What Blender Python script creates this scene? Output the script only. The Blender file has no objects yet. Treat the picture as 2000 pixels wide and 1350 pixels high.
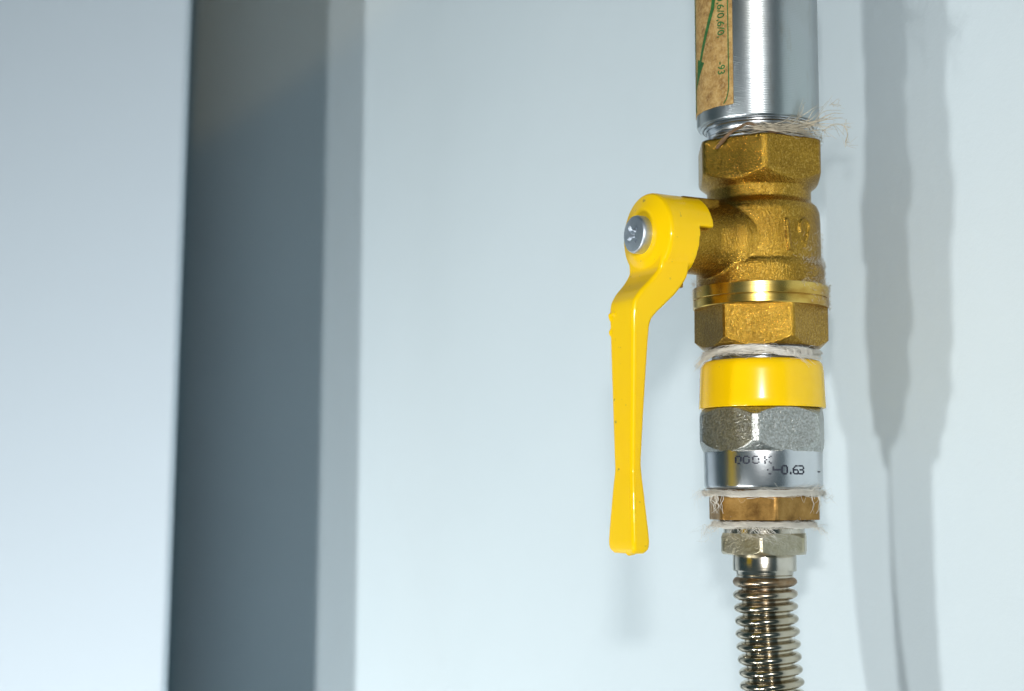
import bpy, bmesh, math, random
import numpy as np
from mathutils import Vector, Matrix, Euler

S = 0.001                      # everything below is written in millimetres
rad = math.radians
scene = bpy.context.scene
C = scene.collection

# ------------------------------------------------------------------ camera
cam_d = bpy.data.cameras.new('camera')
cam_d.sensor_width = 36; cam_d.sensor_fit = 'HORIZONTAL'; cam_d.lens = 54.0
cam_d.clip_start = 0.005; cam_d.clip_end = 20
cam_d.dof.use_dof = True; cam_d.dof.focus_distance = 0.360; cam_d.dof.aperture_fstop = 17
cam = bpy.data.objects.new('camera', cam_d); C.objects.link(cam)
cam.location = (-0.0613, -0.375, 0.0)
cam.rotation_euler = (rad(90 + 7.05), 0, 0)
scene.camera = cam

# ------------------------------------------------------------------ world and lamps
w = bpy.data.worlds.new('World'); scene.world = w; w.use_nodes = True
w.node_tree.nodes['Background'].inputs[0].default_value = (0.42, 0.82, 1.0, 1)
w.node_tree.nodes['Background'].inputs[1].default_value = 0.08

def area_lamp(name, loc, target, sx, sy, power, col, spread=180):
    d = bpy.data.lights.new(name, 'AREA'); d.shape = 'ELLIPSE' if sx != sy else 'DISK'
    d.size = sx * S; d.size_y = sy * S; d.energy = power; d.color = col; d.spread = rad(spread)
    o = bpy.data.objects.new(name, d); C.objects.link(o)
    o.location = Vector(loc) * S
    o.rotation_euler = (Vector(target) - Vector(loc)).to_track_quat('-Z', 'Y').to_euler()
    return o
# flash on top of the camera, and two lamps low on the left
area_lamp('camera_flash', (-61.5, -376, 68), (0, 0, 45), 26, 16, 0.94, (1.0, 1.0, 0.99))
area_lamp('low_lamp', (-620, -582, -620), (-150, 300, -145), 56, 56, 0.88, (0.97, 1.0, 1.0), 60)
area_lamp('low_lamp', (-1098, -484, -697), (-150, 300, -145), 80, 80, 1.37, (0.97, 1.0, 1.0), 60)
# warm room lamp whose cone just reaches the upper wall
sd = bpy.data.lights.new('warm_room_lamp', 'SPOT'); sd.energy = 6.5; sd.color = (1.0, 0.68, 0.26)
sd.spot_size = rad(36); sd.spot_blend = 0.07; sd.shadow_soft_size = 0.01
so = bpy.data.objects.new('warm_room_lamp', sd); C.objects.link(so)
so.location = (0.0, -0.70, 0.30)
so.rotation_euler = (Vector((-0.105, 0.282, 0.55)) - Vector(so.location)).to_track_quat('-Z', 'Y').to_euler()

vs = scene.view_settings
vs.view_transform = 'Standard'; vs.look = 'None'; vs.exposure = 0.0; vs.gamma = 1.0
vs.use_curve_mapping = False
scene.cycles.use_denoising = True
scene.cycles.max_bounces = 8

# ------------------------------------------------------------------ materials
HOSE0 = 0.115                  # height of the hose fitting above the origin of the hose
class Mat:
    def __init__(s, name):
        s.m = bpy.data.materials.new(name); s.m.use_nodes = True
        s.nt = s.m.node_tree; s.b = s.nt.nodes['Principled BSDF']
        s.tc = s.nt.nodes.new('ShaderNodeTexCoord')
    def n(s, t, **kw):
        x = s.nt.nodes.new(t)
        for k, v in kw.items():
            if isinstance(k, str) and hasattr(x, k): setattr(x, k, v)
        return x
    def l(s, a, b): s.nt.links.new(a, b)
    def set(s, **kw):
        for k, v in kw.items():
            s.b.inputs[k.replace('_', ' ')].default_value = v
    def noise(s, scale, detail=3, rough=0.55, stretch=None, dist=0.0):
        x = s.n('ShaderNodeTexNoise'); x.inputs['Scale'].default_value = scale
        x.inputs['Detail'].default_value = detail; x.inputs['Roughness'].default_value = rough
        x.inputs['Distortion'].default_value = dist
        if stretch:
            mp = s.n('ShaderNodeMapping'); mp.inputs['Scale'].default_value = stretch
            s.l(s.tc.outputs['Object'], mp.inputs['Vector']); s.l(mp.outputs[0], x.inputs['Vector'])
        else:
            s.l(s.tc.outputs['Object'], x.inputs['Vector'])
        return x.outputs['Fac']
    def ramp(s, fac, stops):
        r = s.n('ShaderNodeValToRGB'); e = r.color_ramp.elements
        while len(e) < len(stops): e.new(0.5)
        for i, (p, c) in enumerate(stops):
            e[i].position = p; e[i].color = (*c, 1) if len(c) == 3 else c
        s.l(fac, r.inputs[0]); return r.outputs[0]
    def mix(s, fac, a, b, mode='MIX'):
        x = s.n('ShaderNodeMix'); x.data_type = 'RGBA'; x.blend_type = mode
        for inp, v in ((x.inputs[0], fac), (x.inputs[6], a), (x.inputs[7], b)):
            if hasattr(v, 'node'): s.l(v, inp)
            elif isinstance(v, (int, float)): inp.default_value = v
            else: inp.default_value = (*v, 1)
        return x.outputs[2]
    def color(s, c):
        if hasattr(c, 'node'): s.l(c, s.b.inputs['Base Color'])
        else: s.b.inputs['Base Color'].default_value = (*c, 1)
    def bump(s, h, strength, dist_mm, prev=None):
        x = s.n('ShaderNodeBump'); x.inputs['Strength'].default_value = strength
        x.inputs['Distance'].default_value = dist_mm * S
        s.l(h, x.inputs['Height'])
        if prev: s.l(prev, x.inputs['Normal'])
        s.l(x.outputs[0], s.b.inputs['Normal']); return x.outputs[0]

def m_wall():
    k = Mat('painted_plaster'); k.set(Roughness=0.62)
    k.color(k.ramp(k.noise(9, 4), [(0.35, (0.672, 0.752, 0.783)), (0.7, (0.692, 0.770, 0.800))]))
    b = k.bump(k.noise(620, 3), 0.4, 0.18)
    b = k.bump(k.noise(140, 2), 0.25, 0.35, b)
    k.bump(k.noise(14, 3), 0.3, 2.0, b)
    return k.m
def m_panel():
    k = Mat('white_lacquer'); k.set(Roughness=0.45); k.color((0.67, 0.745, 0.81))
    k.bump(k.noise(12, 2), 0.1, 1.0); return k.m
def m_brass_cast():
    k = Mat('cast_brass'); k.set(Metallic=1.0, Roughness=0.25, Coat_Weight=0.12, Coat_Roughness=0.25, Coat_IOR=1.6)
    c = k.ramp(k.noise(90, 5, 0.65), [(0.3, (0.26, 0.132, 0.010)), (0.52, (0.43, 0.238, 0.022)), (0.75, (0.54, 0.31, 0.036))])
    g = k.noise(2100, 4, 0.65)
    # sand-cast grain: tarnished pits, and peaks with flash sparkle painted into the colour
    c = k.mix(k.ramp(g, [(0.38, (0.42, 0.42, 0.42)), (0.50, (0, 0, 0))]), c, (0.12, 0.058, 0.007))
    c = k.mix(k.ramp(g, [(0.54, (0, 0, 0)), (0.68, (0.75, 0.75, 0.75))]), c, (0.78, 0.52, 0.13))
    k.color(c)
    b = k.bump(g, 0.70, 0.36)
    b = k.bump(k.noise(600, 2), 0.12, 0.2, b)
    k.l(b, k.b.inputs['Coat Normal']); return k.m
def m_brass_turned():
    k = Mat('turned_brass'); k.set(Metallic=1.0, Roughness=0.26)
    c = k.ramp(k.noise(70, 4, stretch=(1, 1, 2)), [(0.35, (0.42, 0.22, 0.035)), (0.5, (0.66, 0.44, 0.10)), (0.7, (0.74, 0.54, 0.17))])
    k.color(c)
    k.bump(k.noise(100, 3, stretch=(1, 1, 45)), 0.5, 0.06); return k.m
def m_brass_dull():
    k = Mat('dull_brass'); k.set(Metallic=0.9, Roughness=0.46)
    c = k.ramp(k.noise(160, 5, 0.7), [(0.3, (0.15, 0.075, 0.02)), (0.5, (0.33, 0.185, 0.052)), (0.72, (0.47, 0.28, 0.09))])
    k.color(c); k.bump(k.noise(1500, 3), 0.5, 0.15); return k.m
def m_zinc_barrel():
    k = Mat('zinc_plated_turned_steel'); k.set(Metallic=1.0, Roughness=0.30, Coat_Weight=0.5, Coat_Roughness=0.10)
    c = k.ramp(k.noise(45, 4, stretch=(1, 1, 0.5)), [(0.3, (0.36, 0.37, 0.34)), (0.5, (0.43, 0.46, 0.47)), (0.7, (0.41, 0.46, 0.46))])
    c = k.mix(k.ramp(k.noise(150, 6, 0.7, stretch=(1, 1, 0.22)), [(0.56, (0, 0, 0)), (0.72, (0.6, 0.6, 0.6))]), c, (0.30, 0.25, 0.17))
    k.color(c)
    wv = k.n('ShaderNodeTexWave'); wv.bands_direction = 'Z'; wv.inputs['Scale'].default_value = 760
    wv.inputs['Distortion'].default_value = 0.6; wv.inputs['Detail'].default_value = 2
    k.l(k.tc.outputs['Object'], wv.inputs['Vector'])
    b = k.bump(wv.outputs['Fac'], 0.6, 0.03)
    b = k.bump(k.noise(120, 4, stretch=(1, 1, 30)), 0.35, 0.05, b)
    k.bump(k.noise(900, 2), 0.08, 0.05, b); return k.m
def m_zinc():
    k = Mat('zinc_plated_steel'); k.set(Metallic=1.0, Roughness=0.27)
    k.color(k.ramp(k.noise(80, 4), [(0.3, (0.52, 0.54, 0.55)), (0.7, (0.68, 0.70, 0.72))]))
    b = k.bump(k.noise(1300, 3), 0.22, 0.06); k.bump(k.noise(200, 3), 0.25, 0.08, b); return k.m
def m_zinc_screw():
    k = Mat('zinc_screw'); k.set(Metallic=1.0, Roughness=0.5)
    k.color(k.ramp(k.noise(260, 4), [(0.3, (0.50, 0.55, 0.60)), (0.7, (0.70, 0.74, 0.78))]))
    k.bump(k.noise(700, 3), 0.3, 0.1); return k.m
def m_zinc_rough():
    k = Mat('rough_zinc_hexagon'); k.set(Metallic=1.0, Roughness=0.36)
    k.color(k.ramp(k.noise(160, 5, 0.7), [(0.3, (0.36, 0.36, 0.31)), (0.7, (0.56, 0.57, 0.55))]))
    g = k.noise(1900, 3); k.color(k.mix(k.ramp(g, [(0.36, (0, 0, 0)), (0.66, (1, 1, 1))]), (0.36, 0.36, 0.32), (0.62, 0.63, 0.61))); b = k.bump(g, 0.8, 0.25); k.bump(k.noise(420, 3), 0.3, 0.25, b); return k.m  # grain sparkle painted into the base colour as light and dark speckle
def m_nickel(rust=False):
    k = Mat('stainless_hose' if rust else 'nickel_plated_brass'); k.set(Metallic=1.0, Roughness=0.2)
    c = k.ramp(k.noise(140, 4), [(0.3, (0.42, 0.365, 0.265)), (0.7, (0.60, 0.545, 0.44))] if rust else [(0.3, (0.46, 0.41, 0.32)), (0.7, (0.64, 0.60, 0.52))])
    if rust:
        sp = k.n('ShaderNodeSeparateXYZ'); k.l(k.tc.outputs['Object'], sp.inputs[0])
        mr = k.n('ShaderNodeMapRange'); k.l(sp.outputs['Z'], mr.inputs[0])
        mr.inputs[1].default_value = HOSE0 + 0.0 - 0.0185; mr.inputs[2].default_value = HOSE0 - 0.0095
        mu = k.n('ShaderNodeMath'); mu.operation = 'MULTIPLY'
        k.l(mr.outputs[0], mu.inputs[0])
        k.l(k.ramp(k.noise(230, 4), [(0.38, (0.15, 0.15, 0.15)), (0.6, (1, 1, 1))]), mu.inputs[1])
        c = k.mix(mu.outputs[0], c, (0.25, 0.135, 0.05))
        rr = k.n('ShaderNodeMapRange'); k.l(mu.outputs[0], rr.inputs[0])
        rr.inputs[3].default_value = 0.18; rr.inputs[4].default_value = 0.45
        k.l(rr.outputs[0], k.b.inputs['Roughness'])
        k.bump(k.noise(600, 3), 0.25, 0.06)
    else:
        b = k.bump(k.noise(90, 3, stretch=(1, 1, 40)), 0.4, 0.04); k.bump(k.noise(1500, 2), 0.2, 0.05, b)
    k.color(c); return k.m
def m_nut():
    k = Mat('tarnished_nickel_nut'); k.set(Metallic=1.0, Roughness=0.36)
    k.color(k.ramp(k.noise(150, 5, 0.7), [(0.3, (0.40, 0.355, 0.23)), (0.7, (0.66, 0.61, 0.49))]))
    b = k.bump(k.noise(1600, 3), 0.6, 0.2); k.bump(k.noise(300, 3), 0.3, 0.2, b); return k.m
def m_yellow(name, wear):
    k = Mat(name); k.set(Roughness=0.34 if wear else 0.26, Coat_Weight=0.30 if wear else 0.45, Coat_Roughness=0.05 if wear else 0.15, Specular_IOR_Level=0.12 if wear else 0.2)
    c = (0.98, 0.61, 0.001)
    c = k.mix(k.ramp(k.noise(40, 3), [(0.35, (0, 0, 0)), (0.75, (1, 1, 1))]), c, (0.96, 0.565, 0.001))
    if wear:
        c = k.mix(k.ramp(k.noise(520, 2, 0.5), [(0.69, (0, 0, 0)), (0.75, (0.7, 0.7, 0.7))]), c, (0.33, 0.24, 0.05))
        c = k.mix(k.ramp(k.noise(210, 4, 0.7, dist=0.6), [(0.71, (0, 0, 0)), (0.76, (0.7, 0.7, 0.7))]), c, (0.40, 0.33, 0.12))
        b = k.bump(k.noise(500, 2), 0.12, 0.12); k.bump(k.noise(90, 2), 0.25, 0.4, b)
    else:
        c = k.mix(k.ramp(k.noise(260, 3, 0.6), [(0.70, (0, 0, 0)), (0.78, (0.5, 0.5, 0.5))]), c, (0.5, 0.36, 0.05))
        k.bump(k.noise(60, 2), 0.12, 0.3)
    k.color(c); return k.m
def m_paper():
    k = Mat('kraft_paper'); k.set(Roughness=0.75)
    c = k.ramp(k.noise(330, 8, 0.75), [(0.34, (0.20, 0.095, 0.022)), (0.5, (0.42, 0.245, 0.072)), (0.66, (0.58, 0.38, 0.14))])
    c = k.mix(k.ramp(k.noise(1500, 3), [(0.45, (0, 0, 0)), (0.75, (0.6, 0.6, 0.6))]), c, (0.62, 0.44, 0.2))
    k.color(c); k.bump(k.noise(700, 4), 0.3, 0.06); return k.m
def m_plain(name, c, rough=0.6, metallic=0.0, var=0.0, sc=300):
    k = Mat(name); k.set(Roughness=rough, Metallic=metallic)
    if var:
        k.color(k.ramp(k.noise(sc, 3), [(0.3, tuple(x * (1 - var) for x in c)), (0.7, tuple(min(1, x * (1 + var)) for x in c))]))
    else: k.color(c)
    return k.m

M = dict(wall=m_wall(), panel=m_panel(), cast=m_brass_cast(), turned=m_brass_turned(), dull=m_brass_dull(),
         barrel=m_zinc_barrel(), zinc=m_zinc(), zrough=m_zinc_rough(), nickel=m_nickel(), hose=m_nickel(True), nut=m_nut(),
         lever=m_yellow('chipped_yellow_enamel', True), ring=m_yellow('yellow_plastic', False), paper=m_paper(),
         green=m_plain('green_print', (0.03, 0.135, 0.03), 0.7, 0, 0.35, 900),
         ink=m_plain('black_inkjet_print', (0.012, 0.014, 0.03), 0.5),
         screw=m_zinc_screw(), flax=m_plain('tan_flax', (0.56, 0.49, 0.37), 0.8, 0, 0.25),
         brown=m_plain('brown_resin_flax', (0.16, 0.085, 0.032), 0.5, 0, 0.3),
         white=m_plain('bleached_flax', (0.82, 0.78, 0.70), 0.85, 0, 0.12),
         lint=m_plain('grey_lint', (0.62, 0.58, 0.5), 0.9, 0, 0.15))

# ------------------------------------------------------------------ helpers
def tag(o, label, cat, group=None, kind=None):
    o['label'] = label; o['category'] = cat
    if group: o['group'] = group
    if kind: o['kind'] = kind
    return o
TILT = rad(1.5)                # the whole pipe leans a little towards the camera
PIV = Vector((0, 0, 50.0))
ROT = Matrix.Rotation(TILT, 3, 'X')
BASE = {}
def thing(name, label, cat, z0, group=None):
    """Empty at the base of a thing threaded on the leaning pipe axis"""
    o = bpy.data.objects.new(name, None); C.objects.link(o)
    o.empty_display_size = 0.01
    o.location = (PIV + ROT @ (Vector((0, 0, z0)) - PIV)) * S
    o.rotation_euler = (TILT, 0, 0)
    BASE[o.name] = z0
    return tag(o, label, cat, group)
def place(o, z0):
    o.location = (PIV + ROT @ (Vector((0, 0, z0)) - PIV)) * S
    o.rotation_euler = (TILT, 0, 0); BASE[o.name] = z0
def root_z(p):
    while p is not None:
        if p.name in BASE: return BASE[p.name]
        p = p.parent
    return 0.0
def mesh(name, v, f, mat, parent=None, z0=None, smooth=True, sharp=30):
    off = root_z(parent) if z0 is None else z0
    v = np.array(v, dtype=float); v[:, 2] -= off
    me = bpy.data.meshes.new(name); me.from_pydata((v * S).tolist(), [], f); me.update()
    me.materials.append(mat)
    if smooth:
        me.polygons.foreach_set('use_smooth', [True] * len(me.polygons))
        if sharp: me.set_sharp_from_angle(angle=rad(sharp))
    o = bpy.data.objects.new(name, me); C.objects.link(o)
    if parent is not None: o.parent = parent
    elif z0 is not None: place(o, z0)
    return o

def grid_faces(nr, nc, wrap=True):
    f = []
    for i in range(nr - 1):
        for j in range(nc if wrap else nc - 1):
            k = (j + 1) % nc
            f.append((i * nc + j, i * nc + k, (i + 1) * nc + k, (i + 1) * nc + j))
    return f
def subdivide(prof, step):
    out = [prof[0]]
    for (r0, z0), (r1, z1) in zip(prof, prof[1:]):
        n = max(1, int(math.hypot(r1 - r0, z1 - z0) / step + 0.999))
        for i in range(1, n + 1):
            t = i / n; out.append((r0 + (r1 - r0) * t, z0 + (z1 - z0) * t))
    return out
def lathe(prof, seg=160, hexR=None, phi=0.0, corner=0.25, step=None, caps=True):
    """revolve (r,z) about the pipe axis (top first); cut by hexagonal flats when hexR is given.
    phi: bearing of one corner, degrees to the right of the camera direction"""
    if step: prof = subdivide(prof, step)
    th = [2 * math.pi * j / seg for j in range(seg)]
    t0 = rad(phi - 9.3)
    v = []
    if hexR: a = hexR * math.cos(math.pi / 6)
    for r, z in prof:
        for t in th:
            q = r
            if hexR:
                d = (t - t0) % (math.pi / 3) - math.pi / 6
                q = min(r, a / math.cos(d), hexR - corner)
            v.append((q * math.sin(t), -q * math.cos(t), z))
    f = [tuple(reversed(x)) for x in grid_faces(len(prof), seg)]
    if caps:
        n = len(prof); v += [(0, 0, prof[0][1]), (0, 0, prof[-1][1])]
        for j in range(seg):
            k = (j + 1) % seg
            f.append((n * seg, j, k)); f.append((n * seg + 1, (n - 1) * seg + k, (n - 1) * seg + j))
    f = [tuple(reversed(x)) for x in f]
    # keep normals outward
    return v, f
def fix(o):
    bm = bmesh.new(); bm.from_mesh(o.data); bmesh.ops.recalc_face_normals(bm, faces=bm.faces)
    bm.to_mesh(o.data); bm.free(); return o
def bake(o, mods):
    """apply a list of (type, settings) modifiers without operators"""
    for t, kw in mods:
        m = o.modifiers.new(t.lower(), t)
        for k, v in kw.items(): setattr(m, k, v)
    dg = bpy.context.evaluated_depsgraph_get(); dg.update()
    ev = o.evaluated_get(dg)
    me = bpy.data.meshes.new_from_object(ev, preserve_all_data_layers=True, depsgraph=dg)
    old = o.data; o.modifiers.clear(); o.data = me; bpy.data.meshes.remove(old)
    if not me.materials: pass
    return o
def lathe_obj(name, prof, mat, parent, sharp=30, **kw):
    v, f = lathe(prof, **kw)
    return fix(mesh(name, v, f, mat, parent, sharp=sharp))
def on_cyl(th_deg, z, r):
    t = rad(th_deg); return (r * math.sin(t), -r * math.cos(t), z)

# stem direction of the valve: straight out of the wall
AZ = rad(61)
SV = np.array([-math.sin(AZ), -math.cos(AZ), 0.0]); TV = np.array([math.cos(AZ), -math.sin(AZ), 0.0]); ZV = np.array([0, 0, 1.0])
ZS = 71.0                       # height of the stem axis
def stem(L, t, z): return tuple(SV * L + TV * t + ZV * z)
def stem_lathe(prof, seg=96, zc=ZS):
    """revolve (r, L) about the stem axis"""
    v = []; f = []
    for r, L in prof:
        for j in range(seg):
            a = 2 * math.pi * j / seg
            v.append(stem(L, r * math.cos(a), zc + r * math.sin(a)))
    f = grid_faces(len(prof), seg); n = len(prof)
    v += [stem(prof[0][1], 0, zc), stem(prof[-1][1], 0, zc)]
    for j in range(seg):
        k = (j + 1) % seg
        f.append((n * seg, k, j)); f.append((n * seg + 1, (n - 1) * seg + j, (n - 1) * seg + k))
    return v, f
def join(parts):
    V, F = [], []
    for v, f in parts:
        o = len(V); V += list(v); F += [tuple(i + o for i in x) for x in f]
    return V, F
def box_stem(L0, L1, t0, t1, z0, z1):
    c = [(L, t, z) for L in (L0, L1) for t in (t0, t1) for z in (z0, z1)]
    return [stem(*x) for x in c], [(0, 1, 3, 2), (4, 6, 7, 5), (0, 4, 5, 1), (2, 3, 7, 6), (0, 2, 6, 4), (1, 5, 7, 3)]
def blob(cx, r, n=8):
    v, f = [], []
    for i in range(n + 1):
        for j in range(2 * n):
            a, b = math.pi * i / n, math.pi * j / n
            v.append((cx[0] + r * math.sin(a) * math.cos(b), cx[1] + r * math.sin(a) * math.sin(b), cx[2] + r * math.cos(a)))
    return v, grid_faces(n + 1, 2 * n)

# ------------------------------------------------------------------ the wall and the panel
def slab(name, origin, u, n, u0, u1, z0, z1, thick, mat):
    """slab whose front face passes through origin, runs along u, faces n"""
    o = np.array(origin, float); u = np.array(u, float); n = np.array(n, float)
    v = []
    for d in (0, -thick):
        for s, z in ((u0, z0), (u1, z0), (u1, z1), (u0, z1)):
            p = o + u * s + n * d; v.append((p[0], p[1], z))
    f = [(0, 1, 2, 3), (7, 6, 5, 4), (0, 4, 5, 1), (1, 5, 6, 2), (2, 6, 7, 3), (3, 7, 4, 0)]
    return fix(mesh(name, v, f, mat, smooth=False))
GAP = 45.0
WN = SV.copy(); WU = np.array([math.cos(AZ), -math.sin(AZ), 0.0])     # wall normal and its right-hand direction
wall = slab('wall', -WN * GAP, WU, WN, -1150, 430, -2500, 600, 60, M['wall'])
wall['kind'] = 'structure'
# cabinet: the free right-hand edge of its door stands well clear of the wall, an unseen panel is added behind it
pa = rad(4)
PN = (-math.sin(pa), -math.cos(pa), 0); PU = (math.cos(pa), -math.sin(pa), 0)
cab = bpy.data.objects.new('cabinet', None); C.objects.link(cab); cab.empty_display_size = 0.05
cab.location = (-0.2038, 0.268, 0.0); cab.rotation_euler = (0, rad(0.5), 0)
tag(cab, 'smooth white cabinet door panel at the left, its edge standing before the shadowed gap', 'cabinet')
door = slab('door_panel', (0, 0, 0), PU, PN, -620, 0, -1800, 640, 7, M['panel'])
bake(door, [('BEVEL', dict(width=0.002, segments=4))])
door.data.polygons.foreach_set('use_smooth', [True] * len(door.data.polygons)); door.data.set_sharp_from_angle(angle=rad(35))
door.parent = cab
side = slab('gap_light_blocker', (-PN[0] * 9, -PN[1] * 9, 0), PU, PN, -105, -89, -1800, 640, 285, M['panel'])  # added out of view to keep world light out of the gap
side.parent = cab

# ------------------------------------------------------------------ steel sleeve with paper label
sl = thing('steel_sleeve', 'zinc steel pipe sleeve with tan paper label above the brass valve', 'pipe fitting', 95)
lathe_obj('barrel', [(15.17, 175), (15.12, 101.2), (14.85, 100.7), (14.3, 100.55)], M['barrel'], sl, seg=192)
lathe_obj('shoulder', [(14.28, 101.5), (14.28, 100.35), (13.75, 100.2), (13.6, 100.7), (13.45, 100.7), (13.3, 100.05), (12.95, 99.75), (12.85, 100.05), (12.72, 100.05), (12.62, 99.2), (12.5, 99.0)], M['zinc'], sl, seg=192)
lathe_obj('threaded_neck', [(12.6, 99.6), (12.45, 98.8), (12.2, 98.5), (12.45, 98.15), (12.2, 97.8), (12.45, 97.45), (12.2, 97.1), (12.4, 96.7), (12.3, 95.2)], M['zinc'], sl, seg=160)
def patch(a0, a1, zfun0, z1, r, na, nz, th=0.12):
    """curved sheet on the sleeve between bearings a0..a1"""
    v = []
    for rr in (r + th, r - 0.02):
        for i in range(nz + 1):
            for j in range(na + 1):
                a = a0 + (a1 - a0) * j / na; zb = zfun0(a); v.append(on_cyl(a, zb + (z1 - zb) * i / nz, rr))
    f = grid_faces(nz + 1, na + 1, False); N = (nz + 1) * (na + 1)
    f = f + [tuple(N + i for i in reversed(q)) for q in f]
    ring = [j for j in range(na + 1)] + [i * (na + 1) + na for i in range(1, nz + 1)] + [nz * (na + 1) + j for j in range(na - 1, -1, -1)] + [i * (na + 1) for i in range(nz - 1, 0, -1)]
    for i in range(len(ring)):
        a, b = ring[i], ring[(i + 1) % len(ring)]; f.append((b, a, N + a, N + b))
    return v, f
random.seed(3)
wob = [random.uniform(-0.08, 0.08) for _ in range(80)]
v, f = patch(-150, -31.2, lambda a: 103.7 + wob[int(a) % 80], 172, 15.15, 60, 20)
label = fix(mesh('paper_label', v, f, M['paper'], sl, sharp=40))
def strip(pts, w, r, name, parent, mat, z=None):
    """flat printed line through (bearing, z) points on the sleeve, width w mm"""
    P = [(rad(a) * r, zz) for a, zz in pts]; out = []; f = []
    Q = [P[0]]; cols = 8 if callable(w) else 2
    for p, q in zip(P, P[1:]):
        n = max(1, int(math.hypot(q[0] - p[0], q[1] - p[1]) / 0.6))
        for i in range(1, n + 1): Q.append((p[0] + (q[0] - p[0]) * i / n, p[1] + (q[1] - p[1]) * i / n))
    for i, (x, y) in enumerate(Q):
        a = Q[max(0, i - 1)]; b = Q[min(len(Q) - 1, i + 1)]
        d = (b[0] - a[0], b[1] - a[1]); L = math.hypot(*d) or 1
        ww = w(i / (len(Q) - 1)) if callable(w) else w
        nx, ny = -d[1] / L * ww / 2, d[0] / L * ww / 2
        for c in range(cols + 1):
            s = 1 - 2 * c / cols
            t = (x + s * nx) / r; out.append((r * math.sin(t), -r * math.cos(t), y + s * ny))
    f = grid_faces(len(Q), cols + 1, False)
    return fix(mesh(name, out, f, mat, parent))
RL = 15.31
strip([(-35.5, 172), (-35.5, 108.5), (-36.2, 106.8), (-38.0, 105.2), (-41, 104.1)], 0.3, RL, 'printed_border', label, M['green'])
strip([(-88.5, 172), (-88.5, 106), (-87.0, 104.5)], 1.1, RL, 'printed_border', label, M['green'])
arrow = strip([(-47, 138), (-52.5, 128.5), (-74.5, 115.6)], 1.2, RL, 'printed_arrow', label, M['green'])
strip([(-72.5, 116.6), (-84.5, 110.0)], lambda t: 4.0 * (1 - t) + 0.05, RL + 0.01, 'arrow_head', label, M['green'])
def text_mesh(txt, size):
    cu = bpy.data.curves.new('txt', 'FONT'); cu.body = txt; cu.size = size; cu.resolution_u = 3; cu.offset = 0.014 * size
    o = bpy.data.objects.new('txt', cu); C.objects.link(o)
    dg = bpy.context.evaluated_depsgraph_get(); me = bpy.data.meshes.new_from_object(o.evaluated_get(dg))
    v = [tuple(x.co) for x in me.vertices]; f = [tuple(p.vertices) for p in me.polygons]
    bpy.data.objects.remove(o); bpy.data.curves.remove(cu); bpy.data.meshes.remove(me)
    return v, f
def side_text(txt, size, a_base, z_start, name, xs=1.0):
    """text that reads downwards on the sleeve, letter tops towards the right"""
    v, f = text_mesh(txt, size); out = []
    for x, y, _ in v:
        t = rad(a_base) + y / RL; out.append((RL * math.sin(t), -RL * math.cos(t), z_start - x * xs))
    return fix(mesh(name, out, f, M['green'], label, smooth=False))
side_text('0,6/0,6/0,6/0,6/0.', 2.95, -46.8, 139.6, 'printed_text', 0.96)
side_text('-93', 2.95, -46.8, 114.7, 'printed_text', 0.86)

# ------------------------------------------------------------------ brass ball valve
va = thing('ball_valve', 'brass ball valve with a yellow lever hanging down, below the steel sleeve', 'valve', 45)
hexv = lathe([(15.7, 96.1), (16.9, 95.6), (16.9, 88.2), (14.5, 85.9), (12.9, 84.6), (12.3, 84.2)], seg=240, hexR=16.6, phi=5.7, step=0.4, corner=0.3)
bodyv = lathe([(12.0, 88), (12.75, 85), (12.75, 81.6), (13.3, 80.9), (14.2, 80.1), (14.75, 78.6), (14.9, 76), (14.95, 66.3), (15.35, 65.6), (15.65, 64.6), (15.7, 59.9)], seg=160)
bonnet = stem_lathe([(9.6, 6), (8.9, 14), (8.35, 17.5), (8.2, 27)])
flare = stem_lathe([(12.2, 8), (10.9, 12.0), (9.6, 14.2), (8.9, 16.0), (8.3, 18.0)])
lug_top = box_stem(15.5, 26.3, -2.6, 4.5, 76.5, 80.6)
lug_low = box_stem(25.4, 27.0, -1.5, 3.2, 58.6, 66)
rib = box_stem(13.0, 16.8, 5.2, 7.0, 74.5, 82.2)
# raised casting marks on the front of the body: a stroke with a nick and an open loop
marks = []
def mark(a0, z0, a1, z1, wdt=1.5, h=0.55):
    h *= 1.05
    rr = 14.93
    n = 5; v = []; f = []
    for i in range(n + 1):
        a = a0 + (a1 - a0) * i / n; z = z0 + (z1 - z0) * i / n
        da = (a1 - a0) * math.pi / 180 * rr; dz = z1 - z0; L = math.hypot(da, dz)
        nx, nz = -dz / L * wdt / 2, da / L * wdt / 2
        for s, r in ((1, rr - 1), (0.55, rr + h), (-0.55, rr + h), (-1, rr - 1)):
            v.append(on_cyl(a + math.degrees(s * nx / rr), z + s * nz, r))
    f = grid_faces(n + 1, 4); f += [(3, 2, 1, 0), (n * 4, n * 4 + 1, n * 4 + 2, n * 4 + 3)]
    return v, f
marks += [mark(16.5, 75.3, 16.8, 72.6), mark(16.8, 72.2, 18.3, 67.9, 1.7, 0.65), mark(18.6, 68.6, 24.5, 68.2, 1.1, 0.35)]
for i in range(9):
    b0, b1 = rad(215 - i * 30), rad(215 - (i + 1) * 30)
    marks.append(mark(36.5 + 6.2 * math.cos(b0), 73.6 + 2.1 * math.sin(b0), 36.5 + 6.2 * math.cos(b1), 73.6 + 2.1 * math.sin(b1), 1.0, 0.5))
marks += [mark(41.5, 72.2, 36.5, 69.0, 1.0, 0.45), mark(33, 70.2, 41, 69.6, 0.9, 0.35)]
v, f = join([hexv, bodyv, bonnet, flare, lug_top, lug_low] + marks)
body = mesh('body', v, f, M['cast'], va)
bake(body, [('REMESH', dict(mode='VOXEL', voxel_size=0.00026)), ('SMOOTH', dict(factor=0.5, iterations=3))])
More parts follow.
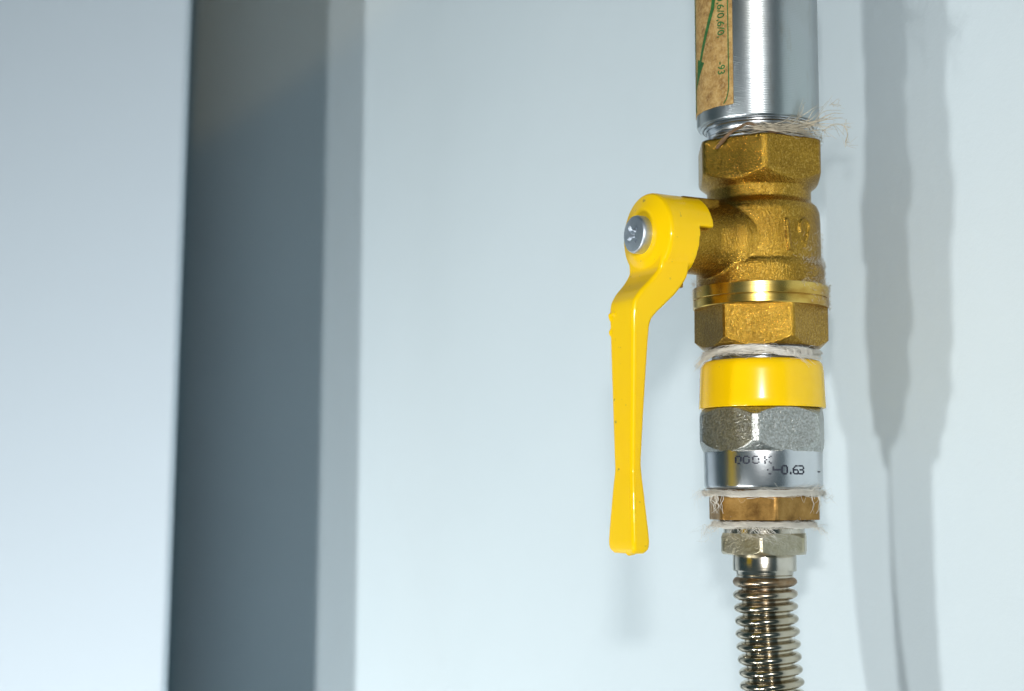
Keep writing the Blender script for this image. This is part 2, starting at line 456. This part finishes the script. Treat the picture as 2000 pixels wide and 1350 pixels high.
body.data.materials.clear(); body.data.materials.append(M['cast'])
body.data.polygons.foreach_set('use_smooth', [True] * len(body.data.polygons))
lathe_obj('clamping_ring', [(15.6, 60.45), (16.45, 60.4), (16.62, 60.2), (16.62, 57.62), (16.5, 57.5), (16.28, 57.45), (16.28, 57.35), (16.5, 57.3), (16.6, 57.18), (16.58, 55.45), (16.35, 55.2), (14.0, 55.15)], M['turned'], va, seg=192)
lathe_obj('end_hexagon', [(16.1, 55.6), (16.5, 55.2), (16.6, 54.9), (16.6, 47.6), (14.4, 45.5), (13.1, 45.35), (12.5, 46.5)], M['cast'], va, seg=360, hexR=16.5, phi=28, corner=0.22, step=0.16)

# lever: cup-shaped hub with a stop tab, cranked arm, flared grip
hub = stem_lathe([(6.0, 26.4), (10.05, 25.2), (10.15, 32.9), (9.85, 33.6), (6.4, 34.85), (5.6, 34.95), (5.0, 34.95)])
def tab(L0, L1, r0, r1, a0, a1, n=24):
    v = []
    for i in range(n + 1):
        a = rad(a0 + (a1 - a0) * i / n)
        for L, r in ((L0, r0), (L1, r0), (L1, r1), (L0, r1)): v.append(stem(L, r * math.cos(a), ZS + r * math.sin(a)))
    return v, grid_faces(n + 1, 4) + [(3, 2, 1, 0), (n * 4, n * 4 + 1, n * 4 + 2, n * 4 + 3)]
# sections: front (L,z), back (L,z), width
sec = [((34.0, 67.5), (26.2, 67.5), 16.0), ((34.4, 62.6), (26.5, 61.0), 13.6), ((36.6, 59.6), (29.2, 56.9), 12.2), ((39.0, 57.2), (32.6, 53.7), 11.4),
       ((40.6, 54.8), (35.2, 51.2), 10.8), ((41.0, 51.5), (36.3, 48.6), 10.4), ((40.9, 35), (37.2, 35), 9.3), ((40.8, 18.4), (38.0, 18.4), 8.0),
       ((40.8, 15.4), (37.9, 15.4), 7.8), ((41.1, 10.5), (37.6, 10.5), 8.9), ((41.4, 4), (37.2, 4), 10.2), ((41.6, -0.8), (36.9, -0.8), 11.0),
       ((41.4, -2.6), (37.1, -2.6), 10.6), ((40.8, -3.6), (37.8, -3.6), 8.6)]
def rrect(w, h, r, n=6):
    out = []
    for cx, cy, a0 in ((w / 2 - r, h / 2 - r, 0), (-w / 2 + r, h / 2 - r, 90), (-w / 2 + r, -h / 2 + r, 180), (w / 2 - r, -h / 2 + r, 270)):
        for i in range(n + 1):
            a = rad(a0 + 90 * i / n); out.append((cx + r * math.cos(a), cy + r * math.sin(a)))
    return out
av = []; prevn = 28
def catm(p0, p1, p2, p3, t):
    return 0.5 * ((2 * p1) + (-p0 + p2) * t + (2 * p0 - 5 * p1 + 4 * p2 - p3) * t * t + (-p0 + 3 * p1 - 3 * p2 + p3) * t ** 3)
arr = [np.array([*a, *b, w_]) for a, b, w_ in sec]
dense = []
for i in range(len(arr) - 1):
    p0, p1, p2, p3 = arr[max(0, i - 1)], arr[i], arr[i + 1], arr[min(len(arr) - 1, i + 2)]
    for k in range(5): dense.append(catm(p0, p1, p2, p3, k / 5) * 0.55 + (p1 + (p2 - p1) * k / 5) * 0.45)
dense.append(arr[-1])
for fl, fz, bl, bz, w_ in dense:
    h = math.hypot(fl - bl, fz - bz); r = min(0.85, h * 0.34)
    for x, y in rrect(w_, h, r):
        t = y / h + 0.5                      # 0 back .. 1 front
        av.append(stem(bl + (fl - bl) * t, x, bz + (fz - bz) * t))
nr = len(dense); nc = 28
af = grid_faces(nr, nc) + [tuple(range(nc))[::-1], tuple((nr - 1) * nc + i for i in range(nc))]
drips = [blob(stem(40.9, -5.3 + dx, z), r) for dx, z, r in ((0.55, 52.0, 0.55), (0.6, 51.4, 0.5), (0.9, 51.0, 0.5), (0.5, 48.2, 0.42), (0.55, 47.6, 0.45), (1.6, 52.4, 0.4), (2.6, 52.1, 0.4))]
drips += [blob(stem(40.2, 1.6, -3.25), 0.9), blob(stem(39.6, 2.2, -3.2), 0.8), blob(stem(33.6, 2.0, 62.6), 0.9)]
v, f = join([hub, tab(21.2, 27.5, 8.45, 10.1, 9, 118), (av, af)] + drips)
lever = fix(mesh('lever', v, f, M['lever'], va))
bake(lever, [('REMESH', dict(mode='VOXEL', voxel_size=0.00025)), ('SMOOTH', dict(factor=0.5, iterations=3))])
lever.data.materials.clear(); lever.data.materials.append(M['lever'])
lever.data.polygons.foreach_set('use_smooth', [True] * len(lever.data.polygons))
lever['label'] = 'chipped yellow enamelled lever'
# mounting screw with a cross recess
sv, sf = stem_lathe([(2.2, 33), (4.45, 34.75), (4.5, 35.0), (4.5, 36.7), (4.38, 37.1), (4.1, 37.35), (2.5, 37.55), (0.4, 37.6)], 72)
screw = fix(mesh('mounting_screw', sv, sf, M['screw'], lever))
def cross_cut():
    parts = []
    for ang in (38, 128):
        ca, sa = math.cos(rad(ang)), math.sin(rad(ang))
        pts = []
        for L, hl, hw in ((38.4, 3.1, 0.62), (35.5, 0.9, 0.4)):
            for x, y in ((-hl, -hw), (hl, -hw), (hl, hw), (-hl, hw)):
                pts.append(stem(L, x * ca - y * sa, ZS + x * sa + y * ca))
        parts.append((pts, [(0, 1, 2, 3), (7, 6, 5, 4), (0, 4, 5, 1), (1, 5, 6, 2), (2, 6, 7, 3), (3, 7, 4, 0)]))
    parts.append(stem_lathe([(1.15, 38.4), (0.7, 35.9)], 12))
    return parts
cutters = []
for pv, pf in cross_cut():
    cutters.append(fix(mesh('cut', pv, pf, M['screw'], None, z0=None)))
for c_ in cutters:
    c_.data.transform(Matrix.Translation((0, 0, -45 * S))); c_.parent = va
    bpy.context.view_layer.update()
    bake(screw, [('BOOLEAN', dict(operation='DIFFERENCE', object=c_, solver='EXACT'))])
for c_ in cutters: bpy.data.objects.remove(c_)
screw.data.polygons.foreach_set('use_smooth', [True] * len(screw.data.polygons)); screw.data.set_sharp_from_angle(angle=rad(32))

# ------------------------------------------------------------------ insulating coupling
co = thing('insulating_coupling', 'steel coupling with a bright yellow plastic collar, below the brass valve', 'pipe fitting', 10.9)
lathe_obj('threaded_nipple', [(12.3, 47), (12.3, 45.0)] + [(12.35 if i % 2 else 12.0, 44.9 - i * 0.3) for i in range(10)] + [(12.1, 41.5)], M['zinc'], co, seg=160)
lathe_obj('collar', [(12.2, 42.1), (13.3, 42.35), (14.1, 42.2), (14.6, 41.7), (14.9, 40.8), (15.05, 39.5), (15.3, 33), (15.42, 30.95), (15.3, 30.75), (14.7, 30.7), (14.0, 30.9)], M['ring'], co, seg=192, sharp=50)
lathe_obj('hexagon', [(13.6, 30.9), (14.55, 30.5), (16.35, 28.6), (16.4, 22.9), (15.2, 21.2), (14.42, 20.3), (14.40, 20.1), (14.0, 20.1)], M['zrough'], co, seg=360, hexR=16.55, phi=-6, corner=0.42, step=0.16)
slv = lathe_obj('sleeve', [(14.2, 20.9), (14.40, 20.25), (14.36, 19.4), (14.32, 12.1), (14.15, 11.6), (13.8, 11.2), (12.5, 11.1)], M['zinc'], co, seg=192, sharp=60)
G = {'0': ['01110', '10001', '10001', '10001', '10001', '10001', '01110'], 'K': ['10001', '10010', '10100', '11000', '10100', '10010', '10001'],
     '-': ['00000', '00000', '00000', '11111', '00000', '00000', '00000'], '6': ['00110', '01000', '10000', '11110', '10001', '10001', '01110'],
     '3': ['11110', '00001', '00001', '01110', '00001', '00001', '11110'], ',': ['0', '0', '0', '0', '0', '1', '1']}
random.seed(11)
def inkjet(chars, z_top, dz, da, parent):
    """dot-matrix print on the sleeve: chars are (character, bearing of its left side, share of dots left)"""
    v, f = [], []; r = 14.42
    for ch, a, keep in chars:
        for i, row in enumerate(G[ch]):
            for j, b in enumerate(row):
                if b == '1' and random.random() < keep:
                    aj = a + j * da + random.uniform(-.12, .12); z = z_top - i * dz + random.uniform(-.02, .02)
                    n = len(v); hs = dz * 0.66; ha = da * 0.68
                    k = 8
                    for q in range(k):
                        t = 2 * math.pi * q / k; v.append(on_cyl(aj + ha * math.cos(t), z + hs * math.sin(t), r))
                    f.append(tuple(range(n, n + k)))
    return fix(mesh('printed_text', v, f, M['ink'], parent, smooth=False))
inkjet([('0', -35.6, .95), ('0', -27.6, .9), ('0', -18.6, .82), ('K', -7.4, .75)], 18.85, 0.27, 1.35, slv)
inkjet([('0', -5.0, .62), ('-', 1.6, .95), ('0', 8.6, .97), (',', 17.2, 1), ('6', 20.2, .97), ('3', 26.6, .97)], 16.6, 0.31, 1.30, slv)
inkjet([('-', 54, .5)], 16.2, 0.3, 1.3, slv)

# ------------------------------------------------------------------ brass bushing
bu = thing('hex_bushing', 'narrow dull brown brass hexagon bushing wrapped in white fibre, under the steel coupling', 'bushing', 3.8)
lathe_obj('hexagon', [(11.5, 9.4), (13.6, 9.3), (13.75, 9.1), (13.75, 4.1), (13.55, 3.85), (11.0, 3.8)], M['dull'], bu, seg=240, hexR=14.0, phi=13.3, corner=0.3)
lathe_obj('thread', [(12.2, 11.6), (12.4, 10.9), (12.1, 10.5), (12.4, 10.1), (12.1, 9.7), (12.2, 9.2)], M['dull'], bu, seg=120)

# ------------------------------------------------------------------ flexible hose
ho = thing('flexible_hose', 'corrugated stainless gas hose with nickel union nut, leaving the frame below', 'hose', -115)
lathe_obj('thread', [(9.6, 4.2), (9.75, 3.3), (9.4, 2.9), (9.75, 2.5), (9.4, 2.1), (9.75, 1.75), (9.75, 0.45), (9.2, 0.35)], M['nickel'], ho, seg=120)
lathe_obj('union_nut', [(9.3, 0.7), (9.9, 0.62), (11.3, -0.5), (11.35, -3.6), (10.1, -4.45), (7.6, -4.5)], M['nut'], ho, seg=360, hexR=11.45, phi=-4, corner=0.25, step=0.16)
lathe_obj('collar', [(7.5, -4.2), (7.66, -4.6), (7.66, -8.3), (7.5, -8.55), (6.7, -8.6)], M['nickel'], ho, seg=120)
lathe_obj('ferrule', [(6.84, -8.3), (6.84, -9.3), (6.65, -9.45), (6.84, -9.6), (6.8, -10.2), (6.0, -10.4)], M['nickel'], ho, seg=120)
tv = []; seg = 96; us = np.arange(-10.0, -115.01, -0.11)
pitch = 3.045
for u in us:
    k = max(0.0, (-11 - u) / 24.4)
    cx = 1.32 * k ** 1.5 + 2.4 * max(0, k - 1) ** 2; slope = (1.32 * 1.5 * k ** 0.5 + 4.8 * max(0, k - 1)) / 24.4
    d = ((-11.1 - u) + pitch / 2) % pitch - pitch / 2; idx = round((-11.1 - u) / pitch)
    hw = (1.22 if idx > 0 else 1.3) * (1 + 0.05 * math.sin(idx * 2.3))
    rr = 5.75
    if abs(d) < hw: rr += (1.97 + 0.06 * math.sin(idx * 1.7)) * (1 - (abs(d) / hw) ** 2.0) ** 0.5
    ax = np.array([slope, 0, -1.0]); ax /= np.linalg.norm(ax); ex = np.array([-ax[2], 0, ax[0]]); ey = np.array([0, 1.0, 0])
    for j in range(seg):
        a = 2 * math.pi * j / seg
        p = np.array([cx, 0, u]) + ex * rr * math.cos(a) + ey * rr * math.sin(a); tv.append(tuple(p))
fix(mesh('corrugated_tube', tv, grid_faces(len(us), seg), M['hose'], ho, sharp=0))

# ------------------------------------------------------------------ sealing fibre at the joints
def tube(pts, r, n=4, taper=True):
    """thin tube through pts"""
    P = np.array(pts, float); v = []; m = len(P)
    for i in range(m):
        d = P[min(m - 1, i + 1)] - P[max(0, i - 1)]; d /= (np.linalg.norm(d) + 1e-9)
        e = np.cross(d, (0.31, 0.52, 0.79)); e /= (np.linalg.norm(e) + 1e-9); g = np.cross(d, e)
        q = r * (1 - 0.75 * i / (m - 1)) if taper else r
        for j in range(n):
            a = 2 * math.pi * j / n; v.append(tuple(P[i] + (e * math.cos(a) + g * math.sin(a)) * q))
    return v, grid_faces(m, n)
def smooth_path(ctrl, n=6):
    c = [np.array(x, float) for x in ctrl]; out = []
    for i in range(len(c) - 1):
        p0, p1, p2, p3 = c[max(0, i - 1)], c[i], c[i + 1], c[min(len(c) - 1, i + 2)]
        for k in range(n): out.append(catm(p0, p1, p2, p3, k / n))
    out.append(c[-1]); return out
def cyl_path(ctrl, n=6):
    return smooth_path([on_cyl(a, z, r) for a, z, r in ctrl], n)
def wad(rng, zc, zh, r0, r1, count, a0, a1, rad_mm, span=(18, 60), stray=0.15, strayd=3.0, strayz=0.0):
    """strands wound round a joint, some ends standing off"""
    parts = []
    for _ in range(count):
        a = rng.uniform(a0, a1); sp = rng.uniform(*span) * rng.choice((-1, 1)); m = 7
        z = zc + rng.gauss(0, zh * 0.5); r = rng.uniform(r0, r1)
        ctrl = []; ph = rng.uniform(0, 6); am = rng.uniform(0.1, 0.5) * zh; loose = rng.random() < stray
        for i in range(m):
            t = i / (m - 1); off = 0; dz = 0
            if loose and t > 0.5: off = (t - 0.5) * 2 * rng.uniform(0.4, 1) * strayd; dz = (t - 0.5) * 2 * (rng.gauss(0, 1.0) + strayz)
            ctrl.append((a + sp * t, z + am * math.sin(ph + t * 7) + dz + rng.gauss(0, 0.06), r + 0.25 * math.sin(ph * 2 + t * 5) + off))
        parts.append(tube(cyl_path(ctrl, 4), rng.uniform(*rad_mm), 3))
    return parts
def lump_ring(rng, zc, zh, r0, r1, seg=180, m=10):
    """uneven packed cord that lies in the joint"""
    v = []
    ph = [rng.uniform(0, 6.28) for _ in range(10)]
    for j in range(seg):
        t = 2 * math.pi * j / seg
        k = 0.5 + 0.5 * sum(math.sin((q + 2) * t * 1.0 + ph[q]) / (1 + 0.35 * q) for q in range(10)) / 3.2
        hh = zh * (0.55 + 0.5 * k); rr = r0 + (r1 - r0) * (0.35 + 0.65 * k)
        zo = 0.22 * zh * math.sin(3 * t + ph[2]) + 0.15 * zh * math.sin(7 * t + ph[3])
        for i in range(m):
            b = 2 * math.pi * i / m
            x = (r0 - 0.6) + (rr - r0 + 0.6) * (0.5 + 0.5 * math.cos(b)) + 0.07 * math.sin(23 * t + 3 * b + ph[1])
            z = zc + zo + hh * math.sin(b) + 0.06 * math.sin(31 * t + 2 * b)
            v.append((x * math.sin(t), -x * math.cos(t), z))
    f = []
    for j in range(seg):
        for i in range(m):
            a, b = j * m + i, j * m + (i + 1) % m; c, d = ((j + 1) % seg) * m + (i + 1) % m, ((j + 1) % seg) * m + i
            f.append((a, b, c, d))
    return v, f
def fibre_thing(name, parts, mat, z0, label_):
    v, f = join(parts); o = mesh(name, v, f, mat, None, z0=z0, sharp=0)
    return tag(o, label_, 'fibre', 'sealing fibre at the pipe joints')

rng = random.Random(5)
# top joint: brown resinous strand and a spray of tan threads to the right
top = []
for k in range(10):
    o1, o2 = rng.uniform(-.35, .35), rng.uniform(-.3, .3)
    top.append(tube(cyl_path([(-46 + o1 * 3, 93.4 + o2, 16.3), (-40, 94.6 + o1, 16.6 + o2), (-33, 96.3 + o2, 16.4), (-25, 97.9 + o1 * .7, 15.2), (-17, 98.7 + o2, 14.4), (-9, 98.0 + o1, 14.0), (2, 96.6 + o2, 14.8), (14, 96.3, 15)], 5), 0.27, 5))
fibre_thing('sealing_fibre', top, M['brown'], 93, 'brown twisted flax strand curling over the top edge of the brass valve')
sp = []
heads = [(44, 102.8, 22.5), (38, 104.5, 16), (52, 99.5, 25), (57, 101.5, 24), (50, 96.5, 22), (64, 103.6, 20), (70, 98, 21), (28, 100.5, 15.8)]
for i in range(34):
    h = rng.choice(heads); a0 = rng.uniform(-18, 14); j = lambda s: rng.gauss(0, s)
    ctrl = [(a0, 97.6 + j(.5), 14.0 + rng.uniform(0, .8)), (a0 + 14, 97.4 + j(.6), 14.8 + j(.3)), ((a0 + h[0]) / 2 + 8, 98.6 + j(.7), 15.8 + j(.3)), (h[0] * .8 + j(3), (h[1] + 99) / 2 + j(.8), (h[2] + 16) / 2 + j(.5)), (h[0] + j(4), h[1] + j(1.0), h[2] * rng.uniform(.8, 1.02))]
    sp.append(tube(cyl_path(ctrl, 5), rng.uniform(0.09, 0.16), 3))
sp += wad(rng, 97.3, 0.9, 13.2, 15.6, 90, -15, 95, (0.05, 0.1), stray=0.35, strayd=2.2)
# one thread that hooks round below the spray, with frayed ends
hook = [(60, 98.0, 16.6), (62, 99.6, 19), (63, 99.2, 21.5), (62.5, 96.9, 22.6), (61, 94.8, 22.2)]
sp.append(tube(cyl_path(hook, 6), 0.12, 4, False))
for e, n_ in (((61, 94.8, 22.2), 9), ((63, 99.0, 21.8), 9), ((44, 103.0, 22.0), 8)):
    for q in range(n_):
        sp.append(tube(cyl_path([e, (e[0] + rng.gauss(0, 2.5), e[1] + rng.gauss(0, .8), e[2] + rng.gauss(.4, .6)), (e[0] + rng.gauss(0, 5), e[1] + rng.gauss(-.2, 1.2), e[2] + rng.gauss(.9, 1))], 4), 0.055, 3))
fibre_thing('sealing_fibre', sp, M['flax'], 93, 'tan flax threads fraying out to the right between steel sleeve and brass valve')
# joint between valve and coupling
p2 = wad(rng, 44.1, 0.75, 12.9, 14.8, 330, -95, 80, (0.05, 0.10), span=(15, 55), stray=0.16, strayd=1.8, strayz=-0.8)
for i in range(46):
    j = lambda s: rng.gauss(0, s)
    p2.append(tube(cyl_path([(-8 + j(8), 44.6 + j(.4), 14.2), (-30 + j(5), 44.7 + j(.35), 14.6), (-52 + j(5), 44.2 + j(.35), 14.9), (-70 + j(4), 43.0 + j(.4), 15.2), (-84 + j(4), 41.2 + j(.7), 16.2 + j(.4))], 5), rng.uniform(.06, .12), 3))
for i in range(60):
    j = lambda s: rng.gauss(0, s)
    p2.append(tube(cyl_path([(-20 + j(8), 44.9 + j(.25), 14.3), (-2 + j(5), 44.3 + j(.3), 14.6), (14 + j(4), 43.2 + j(.3), 14.7), (34 + j(5), 42.7 + j(.2), 14.9), (56 + j(6), 42.5 + j(.3), 15.2)], 5), rng.uniform(.06, .11), 3))
for i in range(18):       # loops that hang over the nipple
    a = rng.uniform(5, 45); s_ = rng.uniform(2, 4.5)
    p2.append(tube(cyl_path([(a, 44.8, 14), (a + s_, 44.2, 14.9), (a + s_ * 1.3, 43.2, 15.1), (a + s_ * .3, 42.8, 15.1), (a - s_ * .6, 43.4, 14.9), (a - s_ * .2, 44.3, 14.6)], 5), rng.uniform(.05, .08), 3, False))
for i in range(5):
    a = rng.uniform(10, 50)
    p2.append(tube(cyl_path([(a, 42.8, 14.4), (a + 3, 42.2, 14.9), (a + 7, 41.3, 15.15), (a + 12, 40.4 + rng.gauss(0, .4), 15.3)], 5), 0.07, 3))
fibre_thing('sealing_fibre', p2, M['white'], 41, 'cream flax wad between the brass valve and the yellow collar')
# joint between coupling and bushing
p3 = [lump_ring(rng, 10.2, 0.95, 12.6, 14.35)]
p3 += wad(rng, 10.2, 0.6, 13.7, 14.75, 900, -120, 120, (0.03, 0.07), span=(6, 30), stray=0.10, strayd=0.9)
for a0, sgn in ((-78, -1), (82, 1)):
    for i in range(13):
        j = lambda s: rng.gauss(0, s)
        p3.append(tube(cyl_path([(a0 + j(8), 10.3 + j(.5), 14.0), (a0 + sgn * 8 + j(4), 10.1 + j(.6), 15.2 + j(.4)), (a0 + sgn * 10 + j(6), 9.4 + j(1.1), 16.0 + j(.8)), (a0 + sgn * 6 + j(8), 8.9 + j(1.6), 16.7 + j(1.0))], 5), rng.uniform(.03, .06), 3))
for i in range(16):
    a = rng.choice((-64, -60, 48, 55)) + rng.gauss(0, 3)
    p3.append(tube(cyl_path([(a, 10, 14.3), (a + rng.gauss(0, 2), 8.6, 14.5), (a + rng.gauss(0, 4), 7.2, 14.35), (a + rng.gauss(-2, 4), 5.4, 14.2)], 5), rng.uniform(.04, .12), 3))
for i in range(26):       # brush of threads lifting over the sleeve edge
    a = rng.uniform(18, 58)
    p3.append(tube(cyl_path([(a, 10.6, 14.4), (a + 3, 11.5, 14.7), (a + 8, 12.0 + rng.gauss(0, .4), 14.8), (a + 14, 11.8 + rng.gauss(0, .5), 14.9)], 4), .05, 3))
fibre_thing('sealing_fibre', p3, M['white'], 8, 'thick white flax band between the steel coupling and the brass bushing')
# joint between bushing and hose
p4 = [lump_ring(rng, 2.75, 0.95, 9.6, 12.3)]
p4 += wad(rng, 2.75, 0.65, 11.2, 12.7, 800, -120, 120, (0.03, 0.07), span=(6, 32), stray=0.12, strayd=0.9, strayz=-0.5)
for i in range(18):
    j = lambda s: rng.gauss(0, s)
    p4.append(tube(cyl_path([(-72 + j(8), 2.9 + j(.5), 11.8), (-80 + j(6), 2.2 + j(.6), 13.2 + j(.4)), (-84 + j(6), 1.0 + j(1), 14.6 + j(.8)), (-82 + j(9), -.6 + j(1.4), 15.6 + j(1.4))], 5), rng.uniform(.03, .06), 3))
for i in range(16):
    j = lambda s: rng.gauss(0, s)
    p4.append(tube(cyl_path([(58 + j(5), 2.8 + j(.4), 11.6), (64 + j(3), 2.2 + j(.4), 12.8), (70 + j(4), 1.4 + j(.6), 14), (76 + j(6), .6 + j(.9), 15.2 + j(.6))], 5), rng.uniform(.04, .08), 3))
for i in range(26):
    a = rng.uniform(-55, 0)
    p4.append(tube(cyl_path([(a, 2.0, 11.8), (a + rng.gauss(0, 4), 1.0, 11.9), (a + rng.gauss(4, 6), .1, 11.6), (a + rng.gauss(8, 9), -.9 + rng.gauss(0, .6), 11.45)], 5), rng.uniform(.03, .06), 3))
fibre_thing('sealing_fibre', p4, M['white'], 1, 'white flax band between the brass bushing and the nickel hose nut')
# fine lint caught on the right flank of the valve
ln = []
for i in range(520):
    z = rng.choice((66.0, 66.0, 60.7, 60.7, 64, 70, 57)); sgn = 1
    a = rng.triangular(22, 100, 82) if z > 56 else rng.triangular(60, 100, 90)
    z += rng.gauss(0, .45 if z in (66.0, 60.7) else 2.0); r = 15.15 if z > 66.2 else (15.6 if z > 60.6 else 16.7)
    m = [(a, z, r)]
    for q in range(3): m.append((m[-1][0] + rng.gauss(0, 2.2), m[-1][1] + rng.gauss(0, .4), r + abs(rng.gauss(0.08, .22))))
    ln.append(tube(cyl_path(m, 3), rng.uniform(.018, .04), 3))
for i in range(90):
    a = rng.uniform(-100, -70); z = rng.choice((60.8, 58, 61.5)) + rng.gauss(0, .6); m = [(a, z, 16.2)]
    for q in range(3): m.append((m[-1][0] + rng.gauss(0, 2.0), m[-1][1] + rng.gauss(0, .5), m[-1][2] + abs(rng.gauss(.2, .3))))
    ln.append(tube(cyl_path(m, 3), rng.uniform(.018, .035), 3))
v, f = join(ln)
lo = mesh('lint', v, f, M['lint'], None, z0=55, sharp=0)
tag(lo, 'fine pale lint clinging to the flanks of the brass valve body', 'lint', kind='stuff')
